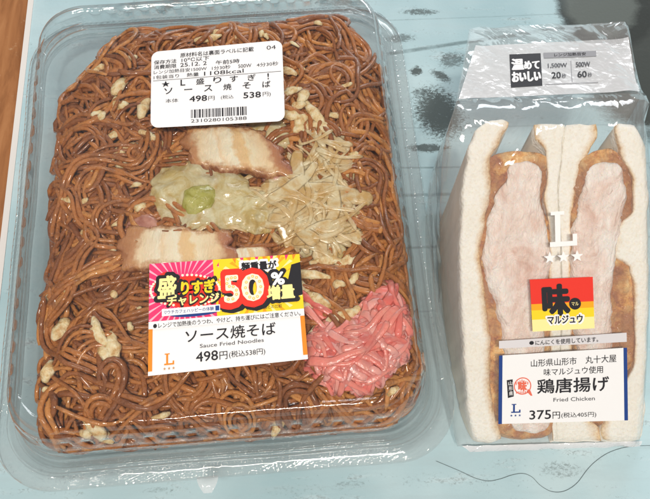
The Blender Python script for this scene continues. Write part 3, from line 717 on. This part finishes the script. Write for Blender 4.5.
# --- pale fried bits: irregular crumbs and curled flakes
def bit(px, py, L, ang, z=None, w=.28, bend=0.0, label=None, group=True, rn=random):
    p = at(px, py, 4.1); lx, ly = cl(p)
    zz = max(topz(p)+.18, 3.0) if z is None else z
    p = at(px, py, zz); b = MB(); n = max(7, int(L/.08)); sd = rn.uniform(0, 99); a = rad(ang) - bend*.5; x, y = p.x-math.cos(rad(ang))*L/2, p.y-math.sin(rad(ang))*L/2
    rows = []; pts = []
    for i in range(n):
        a += bend/n; x += math.cos(a)*L/n; y += math.sin(a)*L/n; pts.append(V((x, y, zz+.1*math.sin(3.1*i/n)+.05*nz(i*.3, sd))))
    for i, q in enumerate(pts):
        t = (pts[min(i+1, n-1)]-pts[max(0, i-1)]).normalized(); s_ = t.cross(V((0, 0, 1))).normalized(); up = s_.cross(t); e = (i+.5)/n
        R = w*(math.sin(math.pi*e)**.45)*(.8+.45*nz(e*3+sd, sd)+.15)
        row = []
        for k in range(12):
            g = 2*math.pi*k/12; rr_ = R*(1+.35*nz(math.cos(g)*1.3+sd, math.sin(g)*1.3, e*4+sd))
            row.append(q + s_*math.cos(g)*rr_ + up*math.sin(g)*rr_*.62)
        rows.append(row)
    b.grid(rows, 0, True); b.f += [tuple(range(12))[::-1], tuple((n-1)*12+k for k in range(12))]; b.mi += [0, 0]
    o = b.build('batter_bit', M_BIT)
    tag(o, label or 'small pale cream batter bit scattered among the fried noodles', 'batter bit', 'pale batter bits on the noodles'); return o
rb3 = random.Random(3)
B = [(120, 88, .9, 60, .3), (117, 105, .7, 100, .22), (122, 106, .5, 20, .2), (146, 110, 1.0, 80, .28), (113, 137, .6, 30, .2), (125, 147, 1.0, 15, .2), (145, 133, .6, -20, .18), (118, 155, .9, 40, .2), (121, 165, .5, 10, .2),
     (292, 92, .8, 20, .2), (302, 98, .7, 60, .26), (298, 106, .6, 10, .24), (290, 116, .9, -15, .28), (300, 121, .7, 50, .3), (315, 113, 1.5, -55, .28), (322, 127, 1.0, -30, .3), (332, 132, .7, 0, .24), (298, 130, .6, 20, .22), (307, 128, .6, 80, .2),
     (286, 73, .9, -10, .2), (207, 38, 1.2, 10, .2), (215, 33, .8, 5, .16), (310, 275, 1.4, -8, .2), (325, 262, 1.2, 5, .22), (345, 262, .9, 25, .24), (318, 300, 1.0, -35, .3), (305, 306, .7, 10, .24), (340, 316, 1.1, 20, .26), (351, 313, .8, 35, .2),
     (312, 336, .8, 60, .3), (60, 330, .9, 60, .35), (100, 330, 1.2, -60, .25), (112, 347, 1.2, -75, .3), (106, 352, .8, -60, .26), (92, 428, 1.2, -40, .32), (101, 435, 1.0, -30, .26), (84, 435, .7, 0, .22), (277, 423, 1.0, 70, .24), (48, 372, .8, 80, .3), (48, 300, .5, 60, .2),
     (352, 280, .6, 50, .2), (298, 288, .8, -10, .3), (338, 285, .5, 0, .2), (312, 152, .8, -20, .16), (338, 205, 1.1, -50, .2), (285, 170, .5, 0, .16), (232, 172, .5, 0, .18), (305, 245, .9, 15, .2), (356, 236, .8, -30, .2), (140, 208, .5, 30, .18), (70, 200, .8, -10, .15), (86, 232, .5, 20, .14), (160, 415, .7, 10, .14), (392, 392, .5, 40, .15), (130, 60, .6, 20, .18), (345, 86, .6, 20, .13), (102, 118, .5, 70, .18)]
special = {(92, 428): 'largest pale batter bit in the near left corner of the noodles', (277, 423): 'single pale batter bit by the near wall below the label', (315, 113): 'longest pale curled batter bit right of the barcode sticker', (92, 432): 'largest pale batter bit in the near left corner of the noodles', (60, 330): 'pale batter bit against the left wall of the container',
           (112, 347): 'pale pointed batter bit left of the promotional label', (277, 428): 'single pale batter bit by the near wall below the label', (207, 38): 'long thin pale flake above the barcode sticker by the far wall', (340, 316): 'pale oblong batter bit touching the upper edge of the red ginger'}
for (x, y, L, a, w_) in B:
    bit(x, y, L*1.2, a, None, w_*.9, rb3.uniform(-.9, .9), special.get((x, y)), rn=rb3)
for k in range(70):
    while True:
        x, y = rb3.uniform(-6.6, 6.6), rb3.uniform(-8.6, 8.8)
        if sdf_in(x, y) > .6: break
    p = cw(x, y, 4.1); w = p-CAM; dd = w.dot(FW); X_, Y_ = 325+FPX*w.dot(RX)/dd, 249.5-FPX*w.dot(UY)/dd
    if (148 < X_ < 308 and 255 < Y_ < 376) or (150 < X_ < 285 and 40 < Y_ < 128) or (305 < X_ < 420 and 280 < Y_ < 400): continue
    bit(X_, Y_, rb3.uniform(.3, .65), rb3.uniform(0, 180), None, rb3.uniform(.09, .15), rb3.uniform(-.6, .6), rn=rb3)

# ================================================================== SANDWICHES AND THEIR BAG
FB, FT = .5, 8.0
face = Plane(at(465, 443, FB), at(640, 440, FB), at(452, 115, FT))
FN = face.n
def curve(pts):
    pts = sorted(pts, key=lambda p: p[0])
    def f(y):
        if y <= pts[0][0]: return pts[0][1]
        for (a, b), (c, d) in zip(pts, pts[1:]):
            if y <= c: t = (y-a)/(c-a); t = t*t*(3-2*t); return b+(d-b)*t
        return pts[-1][1]
    return f
def column(name, m, left, right, y0, y1, base=0.0, puff=.12, rgh=.05, freq=1.2, parent=None, nu=20, nv=70, seed=0, sharp=6, bottom=.06, edge=1.6, m2=None, bev=0, wet=0, rnd_=.15, rl=.07, cap=5):
    """a slice seen on the cut face between two edge curves (x as a function of y), carried straight down to the table"""
    L, R = curve(left), curve(right); b = MB(); top = []; el_, er_ = edge if isinstance(edge, tuple) else (edge, edge)
    for j in range(nv):
        v = j/(nv-1); y_ = y0+(y1-y0)*v; ev = abs(2*v-1); row = []
        for i in range(nu):
            u = i/(nu-1); eu = abs(2*u-1); y = y_ + (cap*eu**3 + 2.5*nz(u*2.2+seed*3, seed))*((1-v)**6 - v**6)
            jl = el_*(nz(y*.06, seed*3.1)+.5*nz(y*.2, seed*5.0)); jr = er_*(nz(y*.06, seed*7.7+2)+.5*nz(y*.2, seed*2.0+9))
            # round the ends of the slice
            pin = (max(0, ev-(1-rl))/rl)**2*rnd_
            x = (L(y)+jl)*(1-u)+(R(y)+jr)*u; xm = (L(y)+R(y))/2; x = xm+(x-xm)*(1-pin)
            h = base + puff*(1-eu**sharp)*(1-ev**14) + rgh*nz(x*.045*freq, y*.045*freq, seed) + rgh*.5*nz(x*.15*freq, y*.15*freq, seed)
            row.append(face.hit(x, y, h))
        top.append(row)
    n0 = b.grid([r[::-1] for r in top]) if False else b.grid(top)
    # skirt
    idx = [(0, i) for i in range(nu)] + [(j, nu-1) for j in range(1, nv)] + [(nv-1, i) for i in range(nu-2, -1, -1)] + [(j, 0) for j in range(nv-2, 0, -1)]
    ring0 = [j*nu+i for j, i in idx]; lo = []; mid = []
    for j, i in idx:
        p = top[j][i]; mid.append(V((p.x, p.y, max(bottom, p.z-.5)))); lo.append(V((p.x, p.y, bottom)))
    K = len(idx); o1 = b.add(mid, []); o2 = b.add(lo, [])
    for k in range(K):
        k2 = (k+1) % K
        b.f += [(ring0[k], ring0[k2], o1+k2, o1+k), (o1+k, o1+k2, o2+k2, o2+k)]; b.mi += [0, 1 if m2 else 0]
    uvs = [((u_ if wet > 0 else 1-u_) if wet else 0, q) for q in range(nv) for u_ in [k/(nu-1) for k in range(nu)]] + [(0, 0)]*(2*K)
    return b.build(name, [m]+([m2] if m2 else []), parent, uvs=uvs)
c0 = face.hit(500, 300); c0.z = 0
sw1 = empty('sandwich_half', c0, 'fried chicken sandwich half on the left inside the clear bag', 'sandwich', 'sandwich halves in the bag')
c1 = face.hit(605, 300); c1.z = 0
sw2 = empty('sandwich_half', c1, 'fried chicken sandwich half on the right inside the clear bag, darker crisp coating at top', 'sandwich', 'sandwich halves in the bag')
# boundaries as (y, x) in the photograph's measure
aL = [(118, 486), (135, 473), (150, 467), (200, 461), (250, 459), (300, 460), (350, 463), (400, 466), (445, 474)]
aR = [(118, 512), (140, 500), (160, 490), (180, 491), (200, 490), (220, 485), (250, 480), (290, 484), (340, 491), (380, 490), (405, 493), (430, 500), (445, 504)]
mL = [(150, 509), (175, 507), (200, 495), (225, 487), (250, 483), (280, 487), (310, 497), (330, 503), (380, 506), (430, 512)]
mR = [(150, 538), (175, 541), (200, 540), (230, 547), (255, 551), (300, 545), (345, 544), (430, 550)]
kR = [(118, 540), (150, 546), (175, 545), (200, 542), (225, 548), (255, 552), (300, 547), (345, 548), (445, 553)]
b2R = [(118, 596), (135, 598), (150, 590), (165, 580), (200, 574), (230, 571), (255, 570), (300, 571), (350, 572), (400, 577), (418, 590), (430, 600), (445, 602)]
bmid = [(118, 566), (150, 562), (190, 558), (250, 561), (300, 562), (445, 556)]
ccL = [(146, 592), (165, 577), (200, 573), (230, 571), (255, 569), (300, 570), (350, 574), (430, 585)]
cmL = [(155, 596), (175, 587), (200, 579), (230, 573), (260, 571), (300, 573), (430, 588)]
cmR = [(155, 618), (175, 624), (200, 626), (225, 621), (260, 615), (300, 611), (350, 612), (430, 614)]
ccR = [(146, 618), (165, 630), (190, 634), (215, 635), (228, 624), (256, 622), (266, 634), (282, 635), (330, 637), (355, 637), (380, 622), (430, 618)]
dL = [(118, 612), (150, 618), (180, 632), (212, 632), (222, 622), (230, 613), (256, 611), (266, 628), (285, 633), (330, 634), (360, 634), (395, 616), (418, 604), (430, 601), (445, 602)]
dR = [(118, 634), (150, 645), (200, 648), (300, 648), (400, 645), (445, 641)]
column('bread_slice', M_BREAD, aL, aR, 120, 441, base=.05, puff=.16, seed=1, parent=sw1, m2=M_CRUST, sharp=8, edge=1.6, wet=1, cap=3, rl=.04, rnd_=.12)
column('chicken_coating', M_COAT, [(y, x-1.5) for y, x in aR if y > 130], [(y, x+1) for y, x in kR], 151, 438, base=0, puff=.12, rgh=.15, freq=3, seed=2, parent=sw1, edge=3.0, nu=40, nv=160, rnd_=.22, rl=.06, cap=3)
column('chicken_meat', M_MEAT, mL, mR, 162, 432, base=.20, puff=.14, rgh=.08, seed=3, parent=sw1, edge=2.4, nu=26, nv=100, rnd_=.25, rl=.06, cap=2)
column('bread_slice', M_BREAD, [(118, 533), (135, 535), (150, 545), (175, 547), (200, 544), (230, 549), (300, 549), (445, 553)], [(y, x-.25) for y, x in bmid], 124, 441, base=0.02, puff=.07, seed=4, parent=sw1, m2=M_CRUST, sharp=14, edge=(1.6, 0), wet=-1, cap=1, rl=.03, rnd_=.03)
column('bread_slice', M_BREAD, [(y, x+.25) for y, x in bmid], b2R, 124, 441, base=.02, puff=.07, seed=5, parent=sw2, m2=M_CRUST, sharp=14, edge=(0, 1.6), wet=1, cap=1, rl=.03, rnd_=.03)
column('chicken_coating', M_COAT, ccL, ccR, 149, 424, base=0.03, puff=.18, rgh=.15, freq=3, seed=6, parent=sw2, edge=3.0, nu=40, nv=160, rnd_=.22, rl=.06, cap=3)
column('chicken_meat', M_MEAT, cmL, cmR, 162, 418, base=.24, puff=.16, rgh=.08, seed=7, parent=sw2, edge=2.4, nu=24, nv=100, rnd_=.25, rl=.06, cap=2)
column('bread_slice', M_BREAD, dL, dR, 124, 441, base=.13, puff=.16, seed=8, parent=sw2, m2=M_CRUST, sharp=8, edge=1.6, wet=-1, cap=2, rl=.04, rnd_=.1)

# --- the bag: cross-sections from the near seal, over the cut faces, round the ridge and out to the far seal
OFF = .60
def fedge(x, y): return face.hit(x, y, OFF)
st = []      # (left top, right top, bottom z, roundness)
for (y, xl, xr) in ((444, 463, 643), (435, 461, 645), (420, 459, 647), (390, 455, 650), (350, 451, 652), (300, 447.5, 654), (250, 445.5, 656), (200, 446, 657), (160, 448, 656), (130, 451, 654), (114, 453, 651)):
    a, b = fedge(xl, y), fedge(xr, y); st.append((a, b, .05 if y < 440 else .05, 1))
a, b = st[-1][0], st[-1][1]
hP = Plane(at(455, 103, 8.0), at(645, 96, 8.0), at(469, 26, 4.4))   # the header fin's plane
for (y, xl, xr, th) in ((107, 454.5, 648.5, 7.0), (103, 455.5, 647, 4.6), (99, 456, 645.5, 1.8), (95, 457, 644, .4), (90, 457.8, 642.5, .12), (80, 459.5, 639.5, .05), (70, 461.5, 636.5, .04), (60, 463.5, 634, .03), (50, 465.3, 631.5, .03), (40, 467, 629, .03), (30, 468.8, 626.8, .03), (25, 469.5, 626, .03)):
    sl = (xr-xl)*-.03
    a, b = hP.hit(xl, y+2.5), hP.hit(xr, y-2.5)
    if y > 96: a = a+V((0, 0, .12)); b = b+V((0, 0, .12))
    st.append((a, b, None, th))
bagrows = []; NT = 60
for si, (a, b, zb, th) in enumerate(st):
    row = []; u_ = b-a
    for i in range(NT+1):          # top sheet left to right
        u = i/NT; e = abs(2*u-1); p = a + u_*u
        lift = 0
        if zb is not None:
            lift = -.42*max(0, (e-.86)/.14)**2*(1)
            lab = 1.0 if 0 < si < 10 else .5
            p = p + FN*(.05*nz(p.x*.5, p.y*.35, 4)*lab)
            if si >= 8: p = p + V((0, 0, .22*nz(p.x*1.1, p.y*.25, 8)))
        elif si <= 14: p = p + V((0, 0, .2*nz(p.x*1.2, p.y*.3, 8)*(1 if si < 14 else .5)))
        else: p = p + V((0, 0, .22*nz(p.x*1.0, p.y*.3, 3)*max(0, e-.66)/.34 + (.22*nz(p.x*.8, si*.2, 3) if si > 20 else 0)))
        row.append(p + V((0, 0, lift)))
    l, r = row[0], row[-1]
    if zb is not None:             # sides and underside
        nside = 8
        for k in range(1, nside): t = k/nside; q = r.lerp(V((r.x-.15, r.y, zb)), t); row.append(q + V((.20*math.sin(math.pi*t)+.12*nz(q.y*.6, q.z*.8, 2)*math.sin(math.pi*t), 0, 0)))
        for k in range(NT//2+1): t = k/(NT//2); row.append(V((r.x-.15, r.y, zb)).lerp(V((l.x+.15, l.y, zb)), t))
        for k in range(1, nside): t = k/nside; q = V((l.x+.15, l.y, zb)).lerp(l, t); row.append(q - V((.20*math.sin(math.pi*t)+.12*nz(q.y*.6, q.z*.8, 6)*math.sin(math.pi*t), 0, 0)))
    else:
        nside = 8
        for k in range(1, nside): t = k/nside; row.append(r + V((0, 0, -th*t)))
        for k in range(NT//2+1): t = k/(NT//2); row.append((r.lerp(l, t)) + V((0, 0, -th)))
        for k in range(1, nside): t = k/nside; row.append(l + V((0, 0, -th*(1-t))))
    bagrows.append(row)
bag = empty('sandwich_bag', face.hit(550, 440).xy.to_3d(), 'clear glossy film bag with printed header, holding two sandwich halves', 'bag')
M_BAG = film('clear_bag_film', .08, .085, slant=.97, tint=(.985, .985, .985), hazecol=(.92, .9, .88), bumps=((.35, .35, .006),), gloss=1.2, wr=((100, 18, 60), .45, .45, (0, 0, rad(6))))
bb = MB(); bb.grid(bagrows, 0, True)
fl = bb.build('film', M_BAG, bag)
# flattened near seal
M_SEAL = film('sealed_film_edge', .15, .75, bumps=((2.5, .6, .003),), gloss=1.5)  # extra milky white puts the bright highlight along the seal into its colour
sb = MB(); A0 = at(462, 446, .30); A1 = at(642, 441, .30); B0 = at(470, 452, .04); B1_ = at(640, 446, .04)
sb.grid([[A0.lerp(A1, k/60)+V((0, -.0+.03*nz(k*.3, 1), .05*nz(k*.25, 2))) for k in range(61)], [A0.lerp(B0, .5).lerp(A1.lerp(B1_, .5), k/60)+V((0, 0, .08+.04*nz(k*.3, 5))) for k in range(61)], [B0.lerp(B1_, k/60)+V((0, .05*nz(k*.2, 9), 0)) for k in range(61)]])
sb.build('seal_strip', M_SEAL, bag)
# header: milky printed band
M_BAND = film('milky_header_film', .16, .74, hazecol=(.80, .80, .81), bumps=((1.2, .2, .003),), gloss=1.0, wr=((120, 24, 100), 1.0, .12, (0, 0, rad(4))))
hb = MB(); rows = []
for j in range(15):
    v = j/14; r = []
    for i in range(61):
        u = i/60
        l0, r0, l1, r1 = (475.5, 46), (627.5, 38.5), (458.5, 99), (640, 91)
        x = (l0[0]*(1-v)+l1[0]*v)*(1-u)+(r0[0]*(1-v)+r1[0]*v)*u; y = (l0[1]*(1-v)+l1[1]*v)*(1-u)+(r0[1]*(1-v)+r1[1]*v)*u
        e = abs(2*u-1)
        p = hP.hit(x, y, .05); p = p + V((0, 0, (.22*nz(p.x*1.0, p.y*.3, 3)*max(0, e-.66)/.34)))
        r.append(p)
    rows.append(r)
hb.grid(rows); hbo = hb.build('header_band', M_BAND, bag)
def hq(pts, off=.066): return [hP.hit(x, y, off) for x, y in pts]
h1 = Print(hq([(509.4, 54.4), (540.6, 53.2), (542.4, 85.6), (511, 87.6)]), hP.n)
h1.page(BLK); h1.text('温', .07, .17, .42, .50, PWH, .035); h1.text('めて', .46, .25, .93, .50, PWH, .03); h1.text('おいしい', .06, .57, .95, .86, PWH, .03)
h1.build('heating_mark', hbo)
h2 = Print(hq([(543.5, 52.6), (596, 50.6), (598.5, 86), (545.5, 88)]), hP.n)
h2.rect(0, .01, 1, .175, LGY, 2); h2.text('レンジ加熱目安', .20, .045, .80, .145, BLK, .01, 4); h2.text('1,500W', .07, .34, .43, .48, GRY, .01); h2.text('500W', .60, .33, .87, .47, GRY, .01)
h2.text('20', .13, .59, .30, .76, BLK, .01); h2.text('秒', .32, .64, .40, .76, GRY, .005); h2.text('60', .62, .59, .79, .76, BLK, .01); h2.text('秒', .81, .64, .89, .76, GRY, .005)
h2.rect(.505, .27, .515, .86, LGY); h2.rect(0, .90, 1, .915, LGY)
h2.build('heating_table', hbo)
def fq(pts, off=OFF+.07): return [face.hit(x, y, off) for x, y in pts]
lg = Print(fq([(547, 211), (578, 209), (579, 262), (548, 264)]), FN)
lg.elle(.07, .02, .95, .68, PWH); [lg.star(.06+.44*k, .885, .21, .12, PWH) for k in range(3)]
lg.build('shop_emblem', fl)
mk = Print(fq([(529.8, 279.6), (592.8, 276.8), (594.6, 328.2), (532.6, 331.7)]), FN)
mk.rect(0, 0, 1, .47, RED, 0)
for k in range(6): mk.rect(0, .47+.06*k, 1, .47+.06*(k+1), [ORY, ORY, YEL, YEL, YEL, YELP][k], 0)
mk.rect(0, .83, 1, 1, YELP, 0)
mk.text('味', .20, .13, .60, .69, BLK, .05, 3); mk.disc(.70, .50, .095, .115, BLK, 3); mk.text('マル', .645, .465, .755, .535, YELP, .01, 4)
mk.text('マルジュウ', .235, .70, .825, .885, PWH, .11, 3); mk.text('マルジュウ', .25, .715, .81, .87, BLK, .03, 4)
mk.build('flavour_mark', fl)
sq = Print(fq([(499, 341), (626.6, 332.6), (626.8, 341.8), (499, 348.6)]), FN)
sq.page(principled('strip_print', (.68, .66, .68), .5)); sq.disc(.255, .5, .018, .24, BLK, 2); sq.text('にんにくを使用しています。', .285, .22, .775, .82, BLK, .015)
sq.build('notice_strip', fl)
nb = Print(fq([(499, 355.6), (627, 347.6), (628, 420.3), (498.3, 424)]), FN)
nb.page(WHT); nb.rect(0, 0, .028, 1, NAVY, 1); nb.rect(.972, 0, 1, 1, NAVY, 1)
nb.text('山形県山形市', .25, .085, .605, .19, BLK, .005); nb.text('丸十大屋', .675, .08, .915, .185, BLK, .005); nb.text('味マルジュウ使用', .35, .225, .81, .325, BLK, .005)
nb.text('鶏唐揚げ', .30, .37, .855, .575, BLK, .018); nb.text('Fried Chicken', .425, .645, .745, .70, GRY, .008)
nb.elle(.098, .71, .17, .84, NAVY); [nb.star(.10+.032*k, .88, .011, .02, NAVY) for k in range(3)]
nb.text('375', .24, .815, .405, .945, BLK, .012); nb.text('円', .418, .845, .475, .945, BLK, .005); nb.text('(税込405円)', .485, .86, .755, .945, BLK, .003)
nb.poly([(.062, .36), (.108, .35), (.118, .60), (.072, .62)], BLK, 2)
for k, ch in enumerate('山形県'): nb.text(ch, .075+.003*k, .375+.075*k, .105+.003*k, .435+.075*k, PWH, .01, 3)
nb.ring(.185, .455, .068, .125, .12, SEAL, 2)
nb.text('味', .155, .39, .215, .52, SEAL, .05, 3)
for k in range(7): nb.rect(.132+.015*k, .36+.012*abs(k-3), .139+.015*k, .40+.012*abs(k-3), SEAL, 3); nb.rect(.135+.014*k, .53, .142+.014*k, .56, SEAL, 3)
nb.poly([(.225, .50), (.245, .52), (.262, .60), (.248, .60), (.22, .54)], SEAL, 3)
nb.build('price_label', fl)

# --- stray hair on the table
hp = [(436, 461), (448, 466), (462, 472), (475, 478), (488, 481), (500, 479), (512, 475), (523, 473.5), (532, 477), (540, 485), (550, 491), (560, 492), (569, 489), (578, 482), (587, 470), (596, 461), (608, 453), (622, 448), (636, 446), (655, 445.5)]
pts = [at(x, y, .03) for x, y in hp]; sm = []
for i in range(len(pts)-1):
    p0, p1, p2, p3 = pts[max(0, i-1)], pts[i], pts[i+1], pts[min(len(pts)-1, i+2)]
    for k in range(6):
        t = k/6; sm.append(.5*((2*p1)+(p2-p0)*t+(2*p0-5*p1+4*p2-p3)*t*t+(3*p1-p0-3*p2+p3)*t**3))
hm = MB(); hm.tube(sm, .011, 5); tag(hm.build('loose_thread', ink('thread_dark', (.16, .20, .21))), 'thin dark wavy thread lying on the pale blue table below the bag', 'thread')

# ================================================================== CAMERA, LIGHT, WORLD
sc = bpy.context.scene
cam = bpy.data.cameras.new('camera'); co = bpy.data.objects.new('camera', cam); col.objects.link(co)
cam.sensor_width = 36; cam.lens = FPX/650*36; cam.clip_start = .01; cam.clip_end = 50
co.location = CAM*S; co.rotation_euler = (TH, 0, 0); sc.camera = co
w = bpy.data.worlds.new('World'); sc.world = w; w.use_nodes = True
bg = w.node_tree.nodes['Background']; nn = N(w.node_tree)
tc = w.node_tree.nodes.new('ShaderNodeTexCoord'); sx = nn.new('ShaderNodeSeparateXYZ', {0: tc.outputs['Generated']})
room = nn.ramp(sx.outputs[2], [(0, (.55, .50, .46)), (.55, (.80, .80, .82)), (1, (.60, .62, .66))])
# lighter and darker things around the room, for the plastic to mirror
vr = nn.ramp(nn.noise(tc.outputs['Generated'], 2.6, 2, .5, .4), [(.38, g3(.35)), (.5, g3(.8)), (.60, g3(1.9))])
nn.set(bg.inputs[0], nn.mix(1.0, room, vr, 'MULTIPLY')); bg.inputs[1].default_value = .34
def area(name, loc, target, size, power, colr, sy=None):
    l = bpy.data.lights.new(name, 'AREA'); l.shape = 'RECTANGLE'; l.size = size; l.size_y = sy or size; l.energy = power; l.color = colr
    o = bpy.data.objects.new(name, l); col.objects.link(o); o.location = loc
    o.rotation_euler = (V(target)-V(loc)).to_track_quat('-Z', 'Y').to_euler(); return o
area('ceiling_lamp', (-.10, -.60, 1.55), (0, 0, 0), .7, 19, (1, .93, .84), .11)
area('ceiling_bulb', (.12, -.52, 1.4), (0, 0, 0), .06, 7, (1, .92, .82))
area('window_light', (.45, 1.8, .62), (.05, 0, 0), 1.2, 26, (.93, .96, 1), .7)
sc.view_settings.view_transform = 'Standard'; sc.view_settings.look = 'None'; sc.view_settings.exposure = -.12; sc.view_settings.gamma = 1
sc.cycles.transparent_max_bounces = 24; sc.cycles.max_bounces = 8; sc.cycles.use_denoising = True
sc.cycles.caustics_reflective = False; sc.cycles.caustics_refractive = False
